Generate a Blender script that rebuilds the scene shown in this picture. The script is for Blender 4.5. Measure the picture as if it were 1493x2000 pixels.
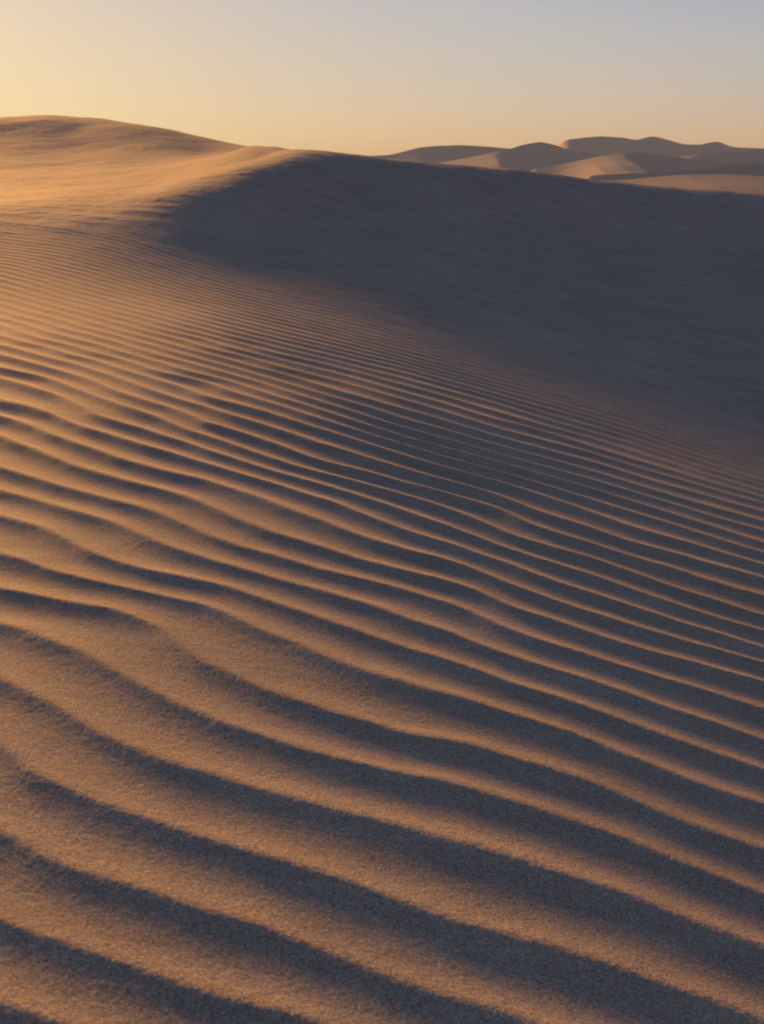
import bpy, math, random
import numpy as np
from mathutils import Vector

for o in list(bpy.data.objects):
    bpy.data.objects.remove(o)
scene = bpy.context.scene
col = scene.collection
R = math.radians
EYE = 1.5                                   # eye height above the sand underfoot

# ---------------------------------------------------------------- camera
cam_d = bpy.data.cameras.new('camera')
cam = bpy.data.objects.new('camera', cam_d)
col.objects.link(cam)
cam_d.sensor_fit = 'VERTICAL'
cam_d.sensor_height = 36.0
cam_d.lens = 40.0
cam_d.clip_start = 0.05
cam_d.clip_end = 60000
cam.location = (0, 0, EYE)
cam.rotation_euler = (R(90 - 16.78), 0, 0)
cam_d.dof.use_dof = True
cam_d.dof.focus_distance = 4.2
cam_d.dof.aperture_fstop = 6.3
scene.camera = cam

# ---------------------------------------------------------------- sky and sun
SUN_AZ, SUN_EL = R(-27), R(9.4)             # just out of frame on the left, low
world = bpy.data.worlds.new('World')
scene.world = world
world.use_nodes = True
nt = world.node_tree
nt.nodes.clear()
sky = nt.nodes.new('ShaderNodeTexSky')
sky.sky_type = 'NISHITA'
sky.sun_disc = False
sky.sun_elevation = SUN_EL
sky.sun_rotation = SUN_AZ
sky.altitude = 0
sky.air_density = 1.0
sky.dust_density = 0.3
sky.ozone_density = 3.0
bg = nt.nodes.new('ShaderNodeBackground')
bg.inputs['Strength'].default_value = 0.1
# film-like shoulder on the whole sky, so that the air round the sun keeps its colour: a * c / (c + b)
def vmath(op, a, b):
    n = nt.nodes.new('ShaderNodeVectorMath')
    n.operation = op
    for s, v in zip(n.inputs, (a, b)):
        if isinstance(v, tuple):
            s.default_value = v
        else:
            nt.links.new(v, s)
    return n.outputs[0]


c0 = sky.outputs[0]
c1 = vmath('DIVIDE', c0, vmath('ADD', c0, (5.1, 7.2, 3.4)))
c1 = vmath('MULTIPLY', c1, (1.19, 1.15, 0.755))
bw = nt.nodes.new('ShaderNodeRGBToBW')
nt.links.new(c1, bw.inputs[0])
mr = nt.nodes.new('ShaderNodeMapRange')
mr.inputs['From Min'].default_value = 0.12
mr.inputs['From Max'].default_value = 0.40
nt.links.new(bw.outputs[0], mr.inputs['Value'])
hs = nt.nodes.new('ShaderNodeHueSaturation')
hs.inputs['Saturation'].default_value = 1.43
nt.links.new(mr.outputs[0], hs.inputs['Fac'])
nt.links.new(c1, hs.inputs['Color'])
SKY_GAIN = 10 * 0.33
c2 = vmath('MULTIPLY', hs.outputs[0], (SKY_GAIN, SKY_GAIN, SKY_GAIN))
wo = nt.nodes.new('ShaderNodeOutputWorld')
nt.links.new(c2, bg.inputs['Color'])
nt.links.new(bg.outputs[0], wo.inputs['Surface'])

sun_d = bpy.data.lights.new('sun', 'SUN')
sun_d.energy = 3.2
sun_d.angle = R(9.0)
sun_d.color = (1.0, 0.445, 0.10)
sun = bpy.data.objects.new('sun', sun_d)
col.objects.link(sun)
to_sun = Vector((math.sin(SUN_AZ) * math.cos(SUN_EL), math.cos(SUN_AZ) * math.cos(SUN_EL), math.sin(SUN_EL)))
sun.rotation_euler = to_sun.to_track_quat('Z', 'Y').to_euler()
sun.location = (-30, 40, 40)

vs = scene.view_settings
vs.view_transform = 'Standard'
vs.look = 'None'
vs.exposure = 1.7
vs.gamma = 1.0
vs.use_curve_mapping = False
scene.cycles.max_bounces = 4
scene.cycles.diffuse_bounces = 2
scene.cycles.volume_bounces = 0
scene.cycles.sample_clamp_direct = 1.5
scene.cycles.use_denoising = True

# ---------------------------------------------------------------- helpers
def tag(o, label, cat=None, kind='structure', group=None):
    o['label'] = label
    o['kind'] = kind
    if group:
        o['group'] = group
    return o


def grid_object(name, P, mat, wrap=False):
    """P: (rows, cols, 3) array -> one smooth-shaded quad sheet."""
    nr, nc = P.shape[:2]
    idx = np.arange(nr * nc, dtype=np.int32).reshape(nr, nc)
    if wrap:
        idx = np.concatenate([idx, idx[:, :1]], 1)
    q = np.stack([idx[:-1, :-1], idx[:-1, 1:], idx[1:, 1:], idx[1:, :-1]], -1).reshape(-1, 4)
    me = bpy.data.meshes.new(name)
    me.vertices.add(nr * nc)
    me.vertices.foreach_set('co', P.reshape(-1).astype(np.float32))
    me.loops.add(q.size)
    me.loops.foreach_set('vertex_index', q.reshape(-1))
    me.polygons.add(len(q))
    me.polygons.foreach_set('loop_start', np.arange(0, q.size, 4, dtype=np.int32))
    me.update(calc_edges=True)
    me.polygons.foreach_set('use_smooth', np.ones(len(q), bool))
    me.materials.append(mat)
    o = bpy.data.objects.new(name, me)
    col.objects.link(o)
    return o


def smooth(a, b, t):
    t = np.clip((t - a) / (b - a), 0, 1)
    return t * t * (3 - 2 * t)


def _hash(ix, iy, seed):
    h = (ix.astype(np.uint32) * np.uint32(374761393)) ^ (iy.astype(np.uint32) * np.uint32(668265263)) ^ np.uint32((seed * 2246822519) & 0xffffffff)
    h = (h ^ (h >> np.uint32(13))) * np.uint32(1274126177)
    h = (h ^ (h >> np.uint32(16))) * np.uint32(2246822519)
    return h ^ (h >> np.uint32(15))


def noise(x, y, seed=0):
    """2-D gradient noise, about -1..1"""
    fx, fy = np.floor(x), np.floor(y)
    ix, iy = fx.astype(np.int64), fy.astype(np.int64)
    tx, ty = x - fx, y - fy
    ux = tx * tx * tx * (tx * (tx * 6 - 15) + 10)
    uy = ty * ty * ty * (ty * (ty * 6 - 15) + 10)

    def g(dx, dy):
        a = _hash(ix + dx, iy + dy, seed).astype(np.float64) * (2 * math.pi / 4294967296.0)
        return np.cos(a) * (tx - dx) + np.sin(a) * (ty - dy)
    n0 = g(0, 0) * (1 - ux) + g(1, 0) * ux
    n1 = g(0, 1) * (1 - ux) + g(1, 1) * ux
    return (n0 * (1 - uy) + n1 * uy) * 1.5


def warp(x, y):
    r = np.hypot(x, y) + 1e-9
    k = np.log1p(r / 2.0) / r
    return x * k, y * k


class Spline:
    """thin-plate spline through survey points of the dune (x, y, value), in log-radial plan space"""
    def __init__(self, pts, lam, base=None):
        p = np.array(pts, float)
        self.base = base
        v = p[:, 2] - (base(p[:, 0], p[:, 1]) if base else 0)
        X, Y = warp(p[:, 0], p[:, 1])
        n = len(X)
        K = self.U((X[:, None] - X) ** 2 + (Y[:, None] - Y) ** 2) + lam * np.eye(n)
        Q = np.c_[np.ones(n), X, Y]
        A = np.zeros((n + 3, n + 3))
        A[:n, :n] = K
        A[:n, n:] = Q
        A[n:, :n] = Q.T
        self.w = np.linalg.solve(A, np.r_[v, 0, 0, 0])
        self.X, self.Y = X, Y

    @staticmethod
    def U(d2):
        return d2 * np.log(d2 + 1e-12)

    def __call__(self, x, y):
        a, b = warp(x, y)
        o = self.w[-3] + self.w[-2] * a + self.w[-1] * b
        for i in range(len(self.X)):
            o += self.w[i] * self.U((a - self.X[i]) ** 2 + (b - self.Y[i]) ** 2)
        if self.base:
            o += self.base(x, y)
        return o

    def coarse(self, Xg, Yg, step):
        """evaluate on every step-th grid node and interpolate bilinearly in between"""
        nr, nc = Xg.shape
        ri = np.unique(np.r_[np.arange(0, nr, step), nr - 1])
        ci = np.unique(np.r_[np.arange(0, nc, step), nc - 1])
        V = self(Xg[np.ix_(ri, ci)], Yg[np.ix_(ri, ci)])
        return V, ri, ci


# ---------------------------------------------------------------- materials
def sand_material(name, base, dark, near_detail):
    m = bpy.data.materials.new(name)
    m.use_nodes = True
    t = m.node_tree
    b = t.nodes['Principled BSDF']
    b.inputs['Roughness'].default_value = 0.9
    b.inputs['Specular IOR Level'].default_value = 0.15
    tc = t.nodes.new('ShaderNodeTexCoord')

    def tex(scale, detail, rough=0.6):
        n = t.nodes.new('ShaderNodeTexNoise')
        n.inputs['Scale'].default_value = scale
        n.inputs['Detail'].default_value = detail
        n.inputs['Roughness'].default_value = rough
        t.links.new(tc.outputs['Object'], n.inputs['Vector'])
        return n

    def ramp(src, p0, c0, p1, c1):
        r = t.nodes.new('ShaderNodeValToRGB')
        r.color_ramp.elements[0].position = p0
        r.color_ramp.elements[0].color = c0
        r.color_ramp.elements[1].position = p1
        r.color_ramp.elements[1].color = c1
        t.links.new(src, r.inputs[0])
        return r
    big = tex(0.35 if near_detail else 0.01, 4)
    rb = ramp(big.outputs['Fac'], 0.3, (*dark, 1), 0.7, (*base, 1))
    out = rb.outputs[0]
    if near_detail:
        # wind-sorted streaks of darker and paler sand
        mp = t.nodes.new('ShaderNodeMapping')
        mp.inputs['Rotation'].default_value = (0, 0, R(30))
        mp.inputs['Scale'].default_value = (0.55, 3.2, 2.0)
        t.links.new(tc.outputs['Object'], mp.inputs['Vector'])
        st = tex(1.6, 7, 0.68)
        t.links.new(mp.outputs[0], st.inputs['Vector'])
        rs = ramp(st.outputs['Fac'], 0.33, (0.86, 0.86, 0.86, 1), 0.68, (1.11, 1.11, 1.11, 1))
        ms = t.nodes.new('ShaderNodeMix')
        ms.data_type = 'RGBA'
        ms.blend_type = 'MULTIPLY'
        ms.inputs[0].default_value = 1.0
        t.links.new(out, ms.inputs[6])
        t.links.new(rs.outputs[0], ms.inputs[7])
        out = ms.outputs[2]
        grain = tex(130, 5, 0.85)                    # single grains, dark minerals among pale quartz
        rg = ramp(grain.outputs['Fac'], 0.36, (0.48, 0.47, 0.47, 1), 0.65, (1.48, 1.46, 1.43, 1))
        mx = t.nodes.new('ShaderNodeMix')
        mx.data_type = 'RGBA'
        mx.blend_type = 'MULTIPLY'
        mx.inputs[0].default_value = 1.0
        t.links.new(out, mx.inputs[6])
        t.links.new(rg.outputs[0], mx.inputs[7])
        out = mx.outputs[2]
        gl = tex(520, 0)                            # sparse quartz grains, their glints painted in as brighter colour
        rl = ramp(gl.outputs['Fac'], 0.73, (1, 1, 1, 1), 0.80, (2.6, 2.5, 2.4, 1))
        ml = t.nodes.new('ShaderNodeMix')
        ml.data_type = 'RGBA'
        ml.blend_type = 'MULTIPLY'
        ml.inputs[0].default_value = 1.0
        t.links.new(out, ml.inputs[6])
        t.links.new(rl.outputs[0], ml.inputs[7])
        out = ml.outputs[2]
        bn = tex(120, 5, 0.85)
        bp = t.nodes.new('ShaderNodeBump')
        bp.inputs['Strength'].default_value = 0.42
        bp.inputs['Distance'].default_value = 0.006
        t.links.new(bn.outputs['Fac'], bp.inputs['Height'])
        t.links.new(bp.outputs[0], b.inputs['Normal'])
    t.links.new(out, b.inputs['Base Color'])
    return m


SAND = sand_material('sand', (0.35, 0.30, 0.218), (0.295, 0.252, 0.184), True)
FAR_SAND = sand_material('far_sand', (0.35, 0.30, 0.218), (0.295, 0.252, 0.184), False)

# ---------------------------------------------------------------- the dune underfoot
# surveyed heights of the dune body (x, y, height above the sand underfoot), metres
HEIGHTS = [
    (-0.000, -0.010, 0.000), (-0.009, -0.005, 0.002), (-0.009, 0.005, 0.002), (0.000, 0.010, -0.000), (0.009, 0.005, -0.002), (0.009, -0.005, -0.002),
    (-0.000, -1.000, 0.015), (-0.866, -0.500, 0.154), (-0.866, 0.500, 0.139), (0.000, 1.000, -0.015), (0.866, 0.500, -0.209), (0.866, -0.500, -0.194),
    (-0.000, -2.000, 0.030), (-1.000, -1.732, 0.191), (-1.732, -1.000, 0.258), (-2.000, 0.000, 0.267), (-1.732, 1.000, 0.228), (-1.000, 1.732, 0.139),
    (0.000, 2.000, -0.030), (1.000, 1.732, -0.263), (1.732, 1.000, -0.454), (2.000, 0.000, -0.516), (1.732, -1.000, -0.424), (1.000, -1.732, -0.211),
    (-0.000, -3.500, 0.052), (-1.750, -3.031, 0.290), (-3.031, -1.750, 0.368), (-3.500, 0.000, 0.372), (-3.031, 1.750, 0.315), (-1.750, 3.031, 0.200),
    (0.000, 3.500, -0.052), (1.750, 3.031, -0.489), (3.031, 1.750, -0.845), (3.500, 0.000, -0.959), (3.031, -1.750, -0.793), (1.750, -3.031, -0.399),
    (-0.000, -5.500, 0.083), (-2.750, -4.763, 0.394), (-4.763, -2.750, 0.491), (-5.500, 0.000, 0.494), (-4.763, 2.750, 0.408), (-2.750, 4.763, 0.251),
    (0.000, 5.500, -0.083), (2.750, 4.763, -0.807), (4.763, 2.750, -1.378), (5.500, 0.000, -1.558), (4.763, -2.750, -1.296), (2.750, -4.763, -0.664),
    (-6.928, -4.000, 0.640), (-8.000, 0.000, 0.644), (-6.928, 4.000, 0.520), (-4.000, 6.928, 0.299), (0.000, 8.000, -0.120), (4.000, 6.928, -1.212),
    (6.928, 4.000, -2.046), (8.000, 0.000, -2.308), (6.928, -4.000, -1.926), (-2.000, 11.500, 0.094), (4.500, 9.500, -1.400), (-4.000, 12.000, 0.223),
    (4.000, 12.500, -1.296), (7.000, 10.000, -2.158), (-7.000, 10.000, 0.434), (-10.000, 10.000, 0.614), (-3.474, 20.200, 1.047), (-2.341, 22.000, 1.364),
    (-1.785, 23.500, 1.577), (-1.152, 25.200, 1.785), (-0.291, 25.600, 1.742), (-0.326, 28.672, 1.392), (-0.437, 38.400, -0.458), (0.598, 26.000, 1.661),
    (0.670, 29.120, 1.311), (0.897, 39.000, -0.539), (1.758, 26.600, 1.560), (1.969, 29.792, 1.210), (2.637, 39.900, -0.640), (2.972, 27.200, 1.455),
    (3.329, 30.464, 1.105), (4.458, 40.800, -0.745), (4.241, 27.800, 1.345), (4.750, 31.136, 0.995), (6.362, 41.700, -0.855), (5.585, 28.500, 1.229),
    (6.255, 31.920, 0.879), (8.377, 42.750, -0.971), (6.992, 29.200, 1.107), (7.831, 32.704, 0.757), (10.488, 43.800, -1.093), (8.491, 30.000, 0.978),
    (9.510, 33.600, 0.628), (12.737, 45.000, -1.222), (9.968, 30.800, 0.861), (11.164, 34.496, 0.511), (14.952, 46.200, -1.339), (12.557, 32.000, 0.648),
    (14.063, 35.840, 0.298), (18.835, 48.000, -1.552), (16.091, 33.500, 0.355), (18.022, 37.520, 0.005), (24.137, 50.250, -1.845), (-0.449, 22.200, 0.853),
    (1.035, 23.000, 0.830), (2.629, 23.800, 0.606), (4.860, 24.500, 0.269), (7.173, 25.000, -0.076), (8.302, 25.300, -0.204), (-0.383, 18.700, 0.160),
    (0.859, 18.800, -0.009), (2.114, 18.800, -0.336), (3.801, 18.800, -0.667), (5.447, 18.600, -0.974), (6.171, 18.400, -1.112), (1.624, 14.200, -0.708),
    (-2.070, 19.200, 0.535), (-2.693, 18.900, 0.695), (-3.839, 17.700, 0.686), (-1.112, 17.200, 0.119), (-1.328, 20.800, 0.719), (-2.810, 17.000, 0.428),
    (-1.837, 16.900, 0.180), (-5.303, 16.200, 0.548), (-5.862, 18.000, 0.748), (-6.301, 19.400, 0.862), (-7.646, 19.600, 0.855), (-7.937, 24.500, 0.910),
    (-4.789, 17.800, 0.741), (-5.853, 19.600, 0.880), (-4.752, 20.000, 0.901), (-5.948, 23.000, 1.023), (-5.022, 26.000, 1.155), (-11.600, 36.000, 1.277),
    (-8.600, 36.500, 1.425), (-4.402, 29.500, 1.549), (-2.774, 28.500, 1.746), (-3.682, 33.500, 2.091), (-2.700, 30.500, 2.019), (-1.940, 28.000, 1.903),
    (-4.264, 33.500, 1.913), (-15.060, 47.000, 2.079), (-12.534, 49.000, 2.264), (-8.997, 47.000, 2.272), (-6.840, 46.000, 2.105), (-17.637, 55.300, 3.038),
    (-14.010, 55.000, 3.119), (-11.354, 25.000, 0.898), (-16.683, 37.000, 1.500), (-25.069, 56.000, 2.830), (-13.452, 23.000, 0.878), (-22.478, 36.000, 1.277),
    (-30.365, 68.000, 3.667), (-34.009, 76.160, 3.067), (-48.585, 108.800, -3.333), (-24.733, 67.000, 3.987), (-27.701, 75.040, 3.387), (-39.573, 107.200, -3.013),
    (-20.967, 66.000, 4.189), (-23.483, 73.920, 3.589), (-33.547, 105.600, -2.811), (-17.872, 65.000, 4.279), (-20.017, 72.800, 3.679), (-28.595, 104.000, -2.721),
    (-14.421, 62.000, 4.001), (-16.151, 69.440, 3.401), (-23.073, 99.200, -2.999), (-11.140, 58.500, 3.459), (-12.477, 65.520, 2.859), (-17.824, 93.600, -3.541),
    (-8.148, 55.000, 2.896), (-9.126, 61.600, 2.296), (-13.037, 88.000, -4.104), (-5.938, 52.000, 2.439), (-6.651, 58.240, 1.839), (-9.501, 83.200, -4.561),
    (-3.924, 49.000, 2.044), (-4.395, 54.880, 1.444), (-6.279, 78.400, -4.956), (-1.952, 47.000, 1.655), (-2.186, 52.640, 1.055), (-3.123, 75.200, -5.345),
    (-12.124, 7.000, 0.500), (-14.000, 0.000, 0.300), (-25.981, 15.000, 0.700), (-30.000, 0.000, -0.700), (-60.622, 35.000, -2.500), (-15.321, -12.856, -0.500),
    (0.000, -20.000, -1.000), (15.321, -12.856, -3.000), (20.000, 0.000, -3.500), (19.053, 11.000, -3.100), (38.971, 22.500, -5.000), (-0.000, -140.000, -11.500),
    (-0.000, -300.000, -21.000), (-70.000, -121.244, -11.500), (-150.000, -259.808, -21.000), (-121.244, -70.000, -11.500), (-259.808, -150.000, -21.000), (-140.000, 0.000, -11.500),
    (-300.000, 0.000, -21.000), (-121.244, 70.000, -11.500), (-259.808, 150.000, -21.000), (-70.000, 121.244, -11.500), (-150.000, 259.808, -21.000), (0.000, 140.000, -11.500),
    (0.000, 300.000, -21.000), (70.000, 121.244, -11.500), (150.000, 259.808, -21.000), (121.244, 70.000, -11.500), (259.808, 150.000, -21.000), (140.000, 0.000, -11.500),
    (300.000, 0.000, -21.000), (121.244, -70.000, -11.500), (259.808, -150.000, -21.000), (70.000, -121.244, -11.500), (150.000, -259.808, -21.000),
]
# where ripple crests run: (x, y, running number of the crest)
CRESTS = [
    (-2.111, 6.164, 0), (-1.711, 5.807, 0), (-1.358, 5.507, 0), (-1.015, 5.297, 0), (-0.846, 5.237, 0), (-0.637, 5.114, 0),
    (-0.403, 4.971, 0), (-0.180, 4.811, 0), (0.048, 4.702, 0), (0.270, 4.654, 0), (0.532, 4.498, 0), (0.807, 4.397, 0),
    (1.153, 4.332, 0), (1.567, 4.290, 0), (-1.955, 5.680, 1), (-1.685, 5.465, 1), (-1.346, 5.176, 1), (-0.990, 4.981, 1),
    (-0.541, 4.652, 1), (-0.314, 4.543, 1), (-0.096, 4.438, 1), (0.115, 4.376, 1), (0.325, 4.356, 1), (0.503, 4.235, 1),
    (0.702, 4.177, 1), (0.896, 4.115, 1), (1.060, 4.086, 1), (1.229, 4.080, 1), (1.487, 4.050, 1), (-1.768, 5.095, 2),
    (-1.463, 4.902, 2), (-1.150, 4.727, 2), (-0.823, 4.536, 2), (-0.684, 4.409, 2), (-0.507, 4.326, 2), (-0.296, 4.254, 2),
    (0.043, 4.189, 2), (0.338, 4.071, 2), (0.474, 3.961, 2), (0.753, 3.879, 2), (1.029, 3.820, 2), (1.387, 3.747, 2),
    (-1.654, 4.739, 3), (-1.517, 4.674, 3), (-1.373, 4.575, 3), (-1.149, 4.471, 3), (-1.000, 4.362, 3), (-0.861, 4.238, 3),
    (-0.680, 4.146, 3), (-0.480, 4.075, 3), (-0.216, 3.993, 3), (0.102, 3.852, 3), (0.344, 3.733, 3), (0.445, 3.694, 3),
    (0.740, 3.630, 3), (1.020, 3.533, 3), (1.292, 3.460, 3), (-1.538, 4.379, 4), (-1.376, 4.290, 4), (-1.273, 4.234, 4),
    (-1.159, 4.099, 4), (-1.011, 3.989, 4), (-0.864, 3.918, 4), (-0.705, 3.897, 4), (-0.453, 3.824, 4), (-0.202, 3.701, 4),
    (0.067, 3.578, 4), (0.325, 3.501, 4), (0.419, 3.451, 4), (0.694, 3.378, 4), (0.958, 3.290, 4), (1.166, 3.234, 4),
    (-1.391, 3.916, 5), (-1.301, 3.886, 5), (-1.155, 3.801, 5), (-0.981, 3.753, 5), (-0.824, 3.714, 5), (-0.670, 3.680, 5),
    (-0.548, 3.646, 5), (-0.422, 3.532, 5), (-0.303, 3.469, 5), (-0.187, 3.390, 5), (0.062, 3.284, 5), (0.403, 3.214, 5),
    (0.627, 3.155, 5), (0.810, 3.065, 5), (1.132, 2.977, 5), (-1.284, 3.582, 6), (-1.196, 3.576, 6), (-1.045, 3.543, 6),
    (-0.898, 3.520, 6), (-0.771, 3.449, 6), (-0.669, 3.339, 6), (-0.599, 3.240, 6), (-0.483, 3.165, 6), (-0.375, 3.081, 6),
    (-0.168, 3.008, 6), (0.080, 2.930, 6), (0.369, 2.903, 6), (0.551, 2.858, 6), (0.819, 2.750, 6), (1.039, 2.697, 6),
    (-1.192, 3.297, 7), (-1.072, 3.247, 7), (-0.949, 3.176, 7), (-0.828, 3.097, 7), (-0.737, 3.028, 7), (-0.649, 2.951, 7),
    (-0.541, 2.886, 7), (-0.439, 2.834, 7), (-0.344, 2.796, 7), (-0.202, 2.754, 7), (-0.040, 2.725, 7), (0.168, 2.715, 7),
    (0.335, 2.665, 7), (0.599, 2.603, 7), (0.809, 2.534, 7), (0.967, 2.480, 7), (-1.071, 2.917, 8), (-0.986, 2.872, 8),
    (-0.910, 2.817, 8), (-0.840, 2.762, 8), (-0.756, 2.696, 8), (-0.675, 2.632, 8), (-0.532, 2.564, 8), (-0.397, 2.524, 8),
    (-0.313, 2.503, 8), (-0.099, 2.460, 8), (0.151, 2.411, 8), (0.305, 2.388, 8), (0.488, 2.359, 8), (0.683, 2.298, 8),
    (0.888, 2.241, 8), (-0.955, 2.553, 9), (-0.904, 2.525, 9), (-0.860, 2.447, 9), (-0.751, 2.392, 9), (-0.669, 2.350, 9),
    (-0.544, 2.300, 9), (-0.400, 2.252, 9), (-0.283, 2.215, 9), (-0.109, 2.184, 9), (0.061, 2.126, 9), (0.272, 2.080, 9),
    (0.434, 2.049, 9), (0.612, 2.015, 9), (0.765, 1.967, 9), (-0.836, 2.179, 10), (-0.791, 2.155, 10), (-0.722, 2.105, 10),
    (-0.658, 2.069, 10), (-0.584, 2.055, 10), (-0.434, 2.012, 10), (-0.257, 1.969, 10), (-0.133, 1.931, 10), (0.038, 1.876, 10),
    (0.251, 1.833, 10), (-0.743, 1.888, 11), (-0.598, 1.839, 11), (-0.460, 1.798, 11), (-0.326, 1.756, 11), (-0.232, 1.741, 11),
    (-0.137, 1.725, 11), (-0.673, 1.668, 12), (-0.575, 1.639, 12), (-2.231, 6.538, -1), (-2.047, 6.456, -1), (-1.849, 6.306, -1),
    (-1.458, 5.945, -1), (-1.085, 5.693, -1), (-0.895, 5.566, -1), (-0.533, 5.376, -1), (-0.192, 5.200, -1), (0.129, 4.961, -1),
    (0.360, 4.887, -1), (0.565, 4.807, -1), (0.924, 4.644, -1), (1.276, 4.529, -1), (1.631, 4.486, -1), (-2.483, 7.321, -2),
    (-2.251, 7.140, -2), (-2.025, 6.949, -2), (-1.647, 6.429, -2), (-1.223, 6.052, -2), (-0.937, 5.847, -2), (-0.554, 5.607, -2),
    (-0.201, 5.467, -2), (0.299, 5.193, -2), (0.590, 5.040, -2), (0.975, 4.923, -2), (1.307, 4.805, -2), (1.720, 4.752, -2),
    (-2.648, 7.834, -3), (-2.143, 7.374, -3), (-1.657, 6.816, -3), (-1.257, 6.445, -3), (-0.983, 6.156, -3), (-0.577, 5.856, -3),
    (-0.281, 5.735, -3), (0.138, 5.590, -3), (0.617, 5.296, -3), (1.029, 5.222, -3), (1.336, 5.086, -3), (1.795, 4.978, -3),
    (-1.027, 6.447, -4), (-0.608, 6.190, -4), (-0.292, 5.962, -4), (0.146, 5.841, -4), (0.615, 5.754, -4), (1.042, 5.534, -4),
    (1.442, 5.449, -4), (1.922, 5.359, -4), (-1.105, 6.976, -5), (-0.639, 6.530, -5), (-0.229, 6.297, -5), (0.153, 6.141, -5),
    (0.607, 6.057, -5), (0.826, 5.924, -5), (1.313, 5.760, -5), (2.044, 5.729, -5), (-1.149, 7.266, -6), (-0.725, 7.010, -6),
    (-0.241, 6.642, -6), (0.160, 6.439, -6), (0.719, 6.393, -6), (1.171, 6.274, -6), (1.591, 6.137, -6), (2.157, 6.067, -6),
    (-1.227, 7.789, -7), (-1.275, 8.109, -8), (-1.327, 8.458, -9), (-1.380, 8.811, -10), (-1.437, 9.190, -11), (-1.553, 9.967, -13),
    (-1.656, 10.660, -15), (-1.812, 11.705, -18), (0.167, 6.773, -7), (0.173, 7.016, -8), (0.179, 7.282, -9), (0.186, 7.578, -10),
    (0.196, 7.989, -11), (0.208, 8.504, -12), (0.221, 9.061, -13), (0.244, 10.037, -15), (0.265, 10.915, -17), (2.272, 6.402, -7),
    (2.391, 6.757, -8), (2.519, 7.140, -9), (2.650, 7.529, -10), (2.795, 7.962, -11), (2.928, 8.361, -12), (3.044, 8.707, -13),
    (3.272, 9.388, -15), (-2.823, 8.380, -4), (-2.989, 8.896, -5), (-3.154, 9.407, -6), (-3.363, 10.058, -7), (-3.523, 10.556, -8),
    (-3.689, 11.077, -9), (-3.837, 11.539, -10), (-4.117, 12.422, -12), (-4.362, 13.198, -14), (-4.581, 13.895, -16), (-4.911, 14.946, -20),
    (-5.302, 16.197, -25), (-1.965, 12.732, -21), (-2.127, 13.823, -25), (-0.536, 8.034, -10), (-0.618, 9.322, -13), (-0.719, 10.901, -17),
    (-0.802, 12.213, -21), (-0.871, 13.301, -25), (0.291, 12.071, -21), (0.315, 13.111, -25), (0.791, 6.697, -7), (0.899, 7.670, -10),
    (1.059, 9.092, -13), (1.263, 10.922, -17), (1.398, 12.134, -21), (1.511, 13.167, -25), (1.562, 6.593, -7), (1.813, 7.713, -10),
    (2.114, 9.053, -13), (2.481, 10.695, -17), (2.733, 11.832, -21), (2.939, 12.775, -25), (3.491, 10.048, -17), (3.846, 11.120, -21),
    (4.142, 12.024, -25), (-3.594, 7.233, 0), (-6.139, 12.664, -8), (-2.526, 4.965, 4), (-1.720, 3.247, 8), (2.314, 4.213, 0),
    (3.305, 6.203, -7), (4.374, 8.337, -13), (5.295, 10.195, -20), (1.647, 2.874, 5),
]
body_z = Spline(HEIGHTS, 4e-4)
phase_f = Spline(CRESTS, 1e-3, base=lambda x, y: 12 - 1.7 * x - 3.2 * y)


def upsample(V, ri, ci, nr, az):
    r = np.arange(nr)
    nc = len(az)
    out = np.empty((len(ri), nc))
    for i in range(len(ri)):
        out[i] = np.interp(az, az[ci], V[i])
    k = np.clip(np.searchsorted(ri, r, 'right') - 1, 0, len(ri) - 2)
    f = ((r - ri[k]) / (ri[k + 1] - ri[k]))[:, None]
    # cubic (Catmull-Rom) across rows keeps the body smooth
    k0, k3 = np.clip(k - 1, 0, len(ri) - 1), np.clip(k + 2, 0, len(ri) - 1)
    p0, p1, p2, p3 = out[k0], out[k], out[k + 1], out[k3]
    return p1 + 0.5 * f * (p2 - p0 + f * (2 * p0 - 5 * p1 + 4 * p2 - p3 + f * (3 * (p1 - p2) + p3 - p0)))


def ripple_profile(ph, sharp):
    """0..1 height: crest at whole numbers, short steep lee first, then the long windward rise"""
    q = ph - np.floor(ph)
    lee = 0.44
    u = np.where(q < lee, q / lee, (1 - q) / (1 - lee))          # 0 at crest, 1 at trough
    e = 0.24 - 0.16 * sharp
    us = (np.sqrt(u * u + e * e) - e) / (math.sqrt(1) + 0 * e + 0.5 * e * e - e)
    us = np.clip(us, 0, 1)
    return (1 - us) ** 2.1


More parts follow.
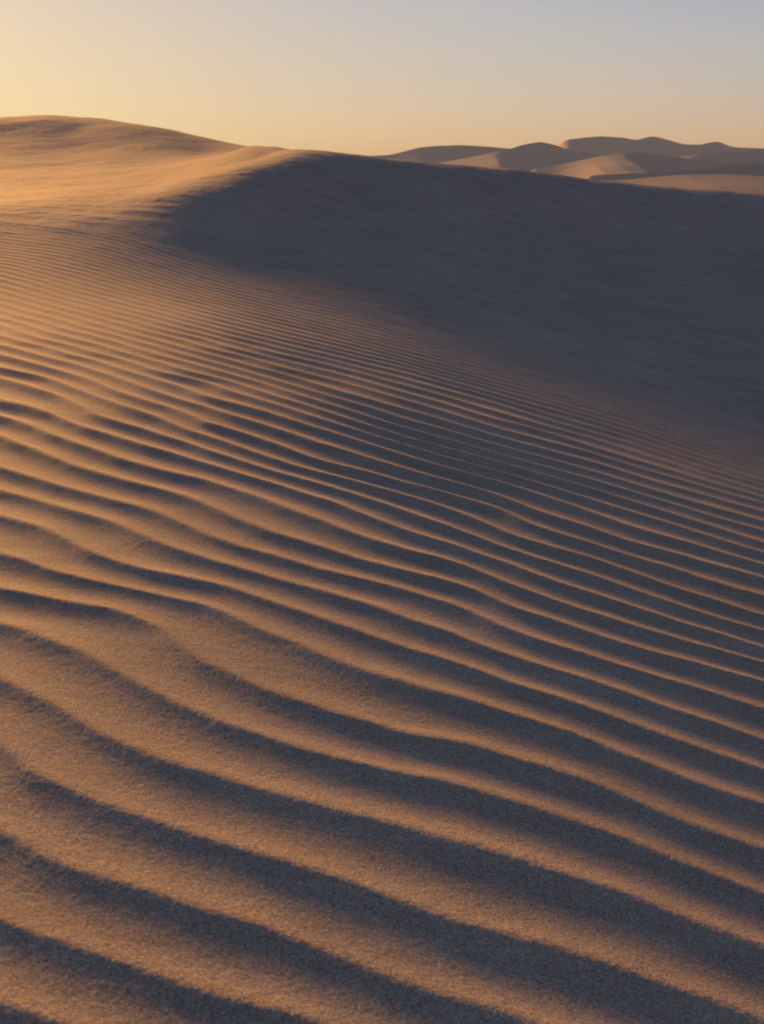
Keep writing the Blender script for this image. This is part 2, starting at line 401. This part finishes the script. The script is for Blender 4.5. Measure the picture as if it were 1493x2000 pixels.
def dune_surface():
    # polar sheet: dense where the dune is close, open towards its feet
    az = [-180.0]
    def go(to, step):
        n = max(1, int(round((to - az[-1]) / step)))
        a0 = az[-1]
        for i in range(1, n + 1):
            az.append(a0 + (to - a0) * i / n)
    go(-75, 5); go(-45, 0.6); go(-29, 0.2); go(-24, 0.1); go(24, 0.06); go(28, 0.12); go(45, 0.6); go(180, 5)
    az = np.radians(np.array(az[:-1]))
    rr = [0.02, 0.15, 0.3, 0.45, 0.6, 0.75, 0.9, 1.0]
    while rr[-1] < 320:
        r = rr[-1]
        if r < 1.45:
            d = 0.02
        elif r < 30:
            d = min(max((r * r + 2.2) / 1.5 * 0.00092, 0.0034), 0.032 if r < 15 else 0.032 * (r / 15) ** 2.6)
        elif r < 75:
            d = min(0.18 * (r / 30) ** 1.5, 0.34)
        else:
            d = 0.06 * r
        rr.append(r + d)
    rr = np.array(rr)
    X = rr[:, None] * np.sin(az)[None]
    Y = rr[:, None] * np.cos(az)[None]
    nr, nc = X.shape
    Z = upsample(*body_z.coarse(X, Y, 4), nr, az)
    PH = upsample(*phase_f.coarse(X, Y, 4), nr, az)
    # -- ripples
    # foot of the shaded face: ripples die out beyond it
    bx = np.array([-14, -8, -5, -2.9, -1.5, 0, 1.3, 2.9, 5.0, 9.0])
    by = np.array([15.5, 15.5, 15, 14.7, 13.4, 12.0, 10.8, 8.9, 7.2, 5.5])
    edge = Y - np.interp(X, bx, by)
    amp = 1 - smooth(-0.6, 4.2, edge + 0.5 * noise(X * 0.5, Y * 0.5, 3))
    amp = np.maximum(amp, 0.10 * (1 - smooth(2, 9, edge)))
    amp *= smooth(-9, -2, Y + 0 * X)
    far = smooth(4.5, 8.5, np.hypot(X, Y))
    PH = PH + (0.05 + 0.10 * far) * noise(X * 1.6, Y * 1.6, 5) + 0.03 * (1 - far) * noise(X * 6, Y * 6, 6)
    sharp = np.clip(0.55 + 0.45 * noise(X * 0.7, Y * 0.7, 8) - 0.35 * far - 0.2 * (1 - smooth(2, 4, Y)), 0, 1)
    gr = np.gradient(PH, axis=0) / np.gradient(rr)[:, None]
    ga = np.gradient(PH, axis=1) / (np.gradient(az)[None] * rr[:, None])
    wave = 1 / np.maximum(np.hypot(gr, ga), 1.2)                 # local ripple spacing
    h = ripple_profile(PH, sharp)
    a = X * 0.86 - Y * 0.5
    b = X * 0.5 + Y * 0.86
    amp *= 1 + 0.10 * noise(X * 0.9, Y * 0.9, 13) + 0.12 * noise(a * 1.2, b * 3.5, 14)
    amp *= np.clip(wave / 0.28, 0.4, 1.0) ** 1.2
    amp *= 1 + 0.28 * smooth(4, 7, np.hypot(X, Y)) * (1 - smooth(-1.5, 2.0, X))
    amp *= 1 - (0.20 + 0.16 * (1 - smooth(-1.0, 0.9, X))) * (1 - smooth(3, 7, Y))
    amp *= 1 - 0.6 * smooth(8.0, 12.5, np.hypot(X, Y)) * (1 - 0.75 * smooth(0.0, 3.5, X))
    Z = Z + amp * (0.0245 * (h - 0.35))
    # -- broader unevenness of the dune and wind streaks on the slope behind
    beyond = smooth(-1, 5, edge)
    Z = Z + beyond * (0.05 * noise(X * 0.16, Y * 0.16, 21) + 0.02 * noise(X * 0.5, Y * 0.4, 22)
                      + 0.012 * noise(a * 0.7, b * 2.6, 23) + 0.006 * noise(X * 2.7, Y * 2.7, 24) + 0.004 * noise(X * 8, Y * 8, 25))
    # -- crusts and grains
    nearf = 1 - smooth(5, 12, np.hypot(X, Y))
    Z = Z + nearf * (0.0005 * noise(X * 26, Y * 26, 31) + 0.0005 * noise(X * 70, Y * 70, 32)
                     + 0.0004 * noise(X * 170, Y * 170, 33))
    return np.stack([X, Y, Z], -1)


P = dune_surface()
dune = grid_object('sand_dune', P, SAND, wrap=True)
tag(dune, 'near sand dune with wind ripples and a shaded slope behind them')

# ---------------------------------------------------------------- desert plain to the horizon
PLAIN = -20.0


def plain_sheet():
    az = np.radians(np.arange(0, 360, 2.5))
    rr = np.r_[60, 120, 200, 300, 450, 650, 900, 1200, 1600, 2100, 2700, 3500, 4600, 6200]
    X = rr[:, None] * np.sin(az)[None]
    Y = rr[:, None] * np.cos(az)[None]
    Z = PLAIN + 1.2 * noise(X / 420, Y / 420, 51) + 0.8 * noise(X / 150, Y / 150, 52)
    return np.stack([X, Y, Z], -1)


tag(grid_object('desert_ground', plain_sheet(), FAR_SAND, wrap=True), 'flat sandy plain reaching the horizon behind the dunes')


# ---------------------------------------------------------------- far dunes, one object each
def far_dune(label, crest, slopes, seed, back=0.16):
    """crest: (x, y, z) along the ridge; slopes: fall of the near flank at the same stations"""
    c = np.array(crest, float)
    n = 260
    d = np.r_[0, np.cumsum(np.hypot(np.diff(c[:, 0]), np.diff(c[:, 1])))]
    s = np.linspace(0, d[-1], n)

    def along(v):                                   # smooth interpolation along the crest
        v = np.interp(s, d, v)
        k = np.hanning(13); k /= k.sum()
        return np.convolve(np.pad(v, 6, 'edge'), k, 'valid')
    cx, cy, cz, sl = along(c[:, 0]), along(c[:, 1]), along(c[:, 2]), along(np.array(slopes, float))
    cz = cz + 0.35 * noise(s / 60, s * 0 + seed, seed)
    end = smooth(0, 0.10, s / d[-1]) * smooth(0, 0.10, 1 - s / d[-1])
    H = (cz - PLAIN + 1.5) * end
    tx, ty = np.gradient(cx), np.gradient(cy)
    L = np.hypot(tx, ty)
    nx, ny = ty / L, -tx / L                        # towards the near side (crest runs left to right)
    t = np.r_[-np.linspace(1, 0, 26)[:-1] ** 1.3, np.linspace(0, 1, 60) ** 1.25]
    wn, wb = 1.3 * H / sl + 2, H / back + 2
    A = np.where(t[None] > 0, wn[:, None] * t[None], wb[:, None] * t[None])
    # near flank: straight slip slope, then a hollow foot; back flank: long rounded rise
    near = np.where(t > 0, np.clip(1 - t, 0, 1) ** 1.3, 0)
    rear = np.where(t <= 0, np.cos(np.clip(-t, 0, 1) * math.pi / 2) ** 1.4, 0)
    prof = near + rear
    X = cx[:, None] + nx[:, None] * A
    Y = cy[:, None] + ny[:, None] * A
    Z = PLAIN - 1.5 + H[:, None] * prof[None]
    body = prof * (1 - prof) * 4
    Z = Z + body[None] * H[:, None] * (0.05 * noise(X / 160, Y / 160, seed + 1) + 0.025 * noise(X / 55, Y / 55, seed + 2))
    o = grid_object('distant_dune', np.stack([X, Y, Z], -1), FAR_SAND)
    return tag(o, label, group='dunes on the horizon')


far_dune('hazy dune at the left end of the far range',
         [(-105, 2300, 18.5), (-56, 2300, 24.2), (13, 2300, 27.0), (72, 2300, 41.1), (102, 2300, 43.5), (151, 2300, 45.4), (210, 2300, 42.1), (260, 2300, 37.4), (329, 2300, 29.9), (429, 2300, 18.5)],
         [0.34, 0.34, 0.34, 0.374, 0.408, 0.34, 0.289, 0.34, 0.34, 0.34], 41)
far_dune('broad high dune with several tops forming the far skyline',
         [(304, 2500, 27.2), (341, 2500, 42.5), (368, 2500, 56.8), (387, 2500, 60.4), (453, 2500, 67.0), (506, 2500, 63.9), (531, 2500, 58.3), (565, 2500, 68.0), (597, 2500, 59.9), (630, 2500, 50.7), (668, 2500, 49.7), (701, 2500, 57.8), (732, 2500, 45.1), (800, 2500, 42.5), (970, 2500, 32.3), (1186, 2500, 16.9)],
         [0.125, 0.125, 0.125, 0.408, 0.442, 0.425, 0.425, 0.476, 0.425, 0.408, 0.408, 0.476, 0.425, 0.408, 0.408, 0.408], 61)
far_dune('dark rounded dune before the high far dune, its left tail sunlit',
         [(27, 1850, 1.5), (82, 1850, 9.1), (138, 1850, 19.0), (173, 1850, 25.8), (201, 1850, 31.9), (217, 1850, 37.2), (244, 1850, 41.7), (268, 1850, 37.2), (292, 1850, 28.9), (344, 1850, 21.3), (409, 1850, 12.2), (473, 1850, 1.5)],
         [0.11, 0.12, 0.135, 0.145, 0.34, 0.408, 0.459, 0.459, 0.408, 0.34, 0.34, 0.34], 71)
far_dune('low dune with a sunlit shoulder below the far skyline',
         [(164, 1500, -3.5), (215, 1500, 4.6), (254, 1500, 12.6), (279, 1500, 17.5), (302, 1500, 20.0), (321, 1500, 20.9), (337, 1500, 20.0), (376, 1500, 15.1), (422, 1500, 8.9), (474, 1500, 1.5)],
         [0.34, 0.272, 0.125, 0.125, 0.145, 0.34, 0.408, 0.425, 0.374, 0.34], 81)
far_dune('grey dune at the right end of the range with a thin lit edge',
         [(357, 1750, 1.5), (409, 1750, 11.6), (446, 1750, 19.5), (476, 1750, 23.1), (521, 1750, 26.7), (560, 1750, 28.1), (640, 1750, 29.5), (791, 1750, 23.1)],
         [0.115, 0.115, 0.125, 0.34, 0.425, 0.425, 0.425, 0.425], 91)
far_dune('dark brown dune low on the right before the range',
         [(148, 1000, -7.6), (183, 1000, -3.5), (221, 1000, -1.4), (256, 1000, 0.7), (286, 1000, 4.0), (321, 1000, 6.4), (367, 1000, 8.1), (453, 1000, 4.8)],
         [0.34, 0.374, 0.408, 0.442, 0.476, 0.476, 0.476, 0.425], 101)
far_dune('sunlit sand swell right behind the shaded ridge',
         [(73, 620, -9.3), (103, 620, -6.2), (129, 620, -3.9), (156, 620, -1.6), (180, 620, -1.3), (200, 620, -2.1), (242, 620, -4.1), (296, 620, -7.7)],
         [0.1, 0.1, 0.1, 0.1, 0.1, 0.1, 0.1, 0.1], 111)

# ---------------------------------------------------------------- desert air
def haze_box():
    s, z0, z1 = 6300.0, PLAIN - 6.0, 84.0
    v = [(x * s, y * s, z) for z in (z0, z1) for x, y in ((-1, -1), (1, -1), (1, 1), (-1, 1))]
    f = [(0, 3, 2, 1), (4, 5, 6, 7), (0, 1, 5, 4), (1, 2, 6, 5), (2, 3, 7, 6), (3, 0, 4, 7)]
    me = bpy.data.meshes.new('haze')
    me.from_pydata(v, [], f)
    m = bpy.data.materials.new('haze')
    m.use_nodes = True
    t = m.node_tree
    t.nodes.clear()
    out = t.nodes.new('ShaderNodeOutputMaterial')
    pv = t.nodes.new('ShaderNodeVolumePrincipled')
    pv.inputs['Color'].default_value = (0.58, 0.74, 1.0, 1)
    pv.inputs['Density'].default_value = 0.00009
    pv.inputs['Anisotropy'].default_value = 0.0
    t.links.new(pv.outputs[0], out.inputs['Volume'])
    me.materials.append(m)
    o = bpy.data.objects.new('haze', me)
    col.objects.link(o)
    o['kind'] = 'stuff'
    o['label'] = 'thin dusty haze in the evening desert air'


haze_box()
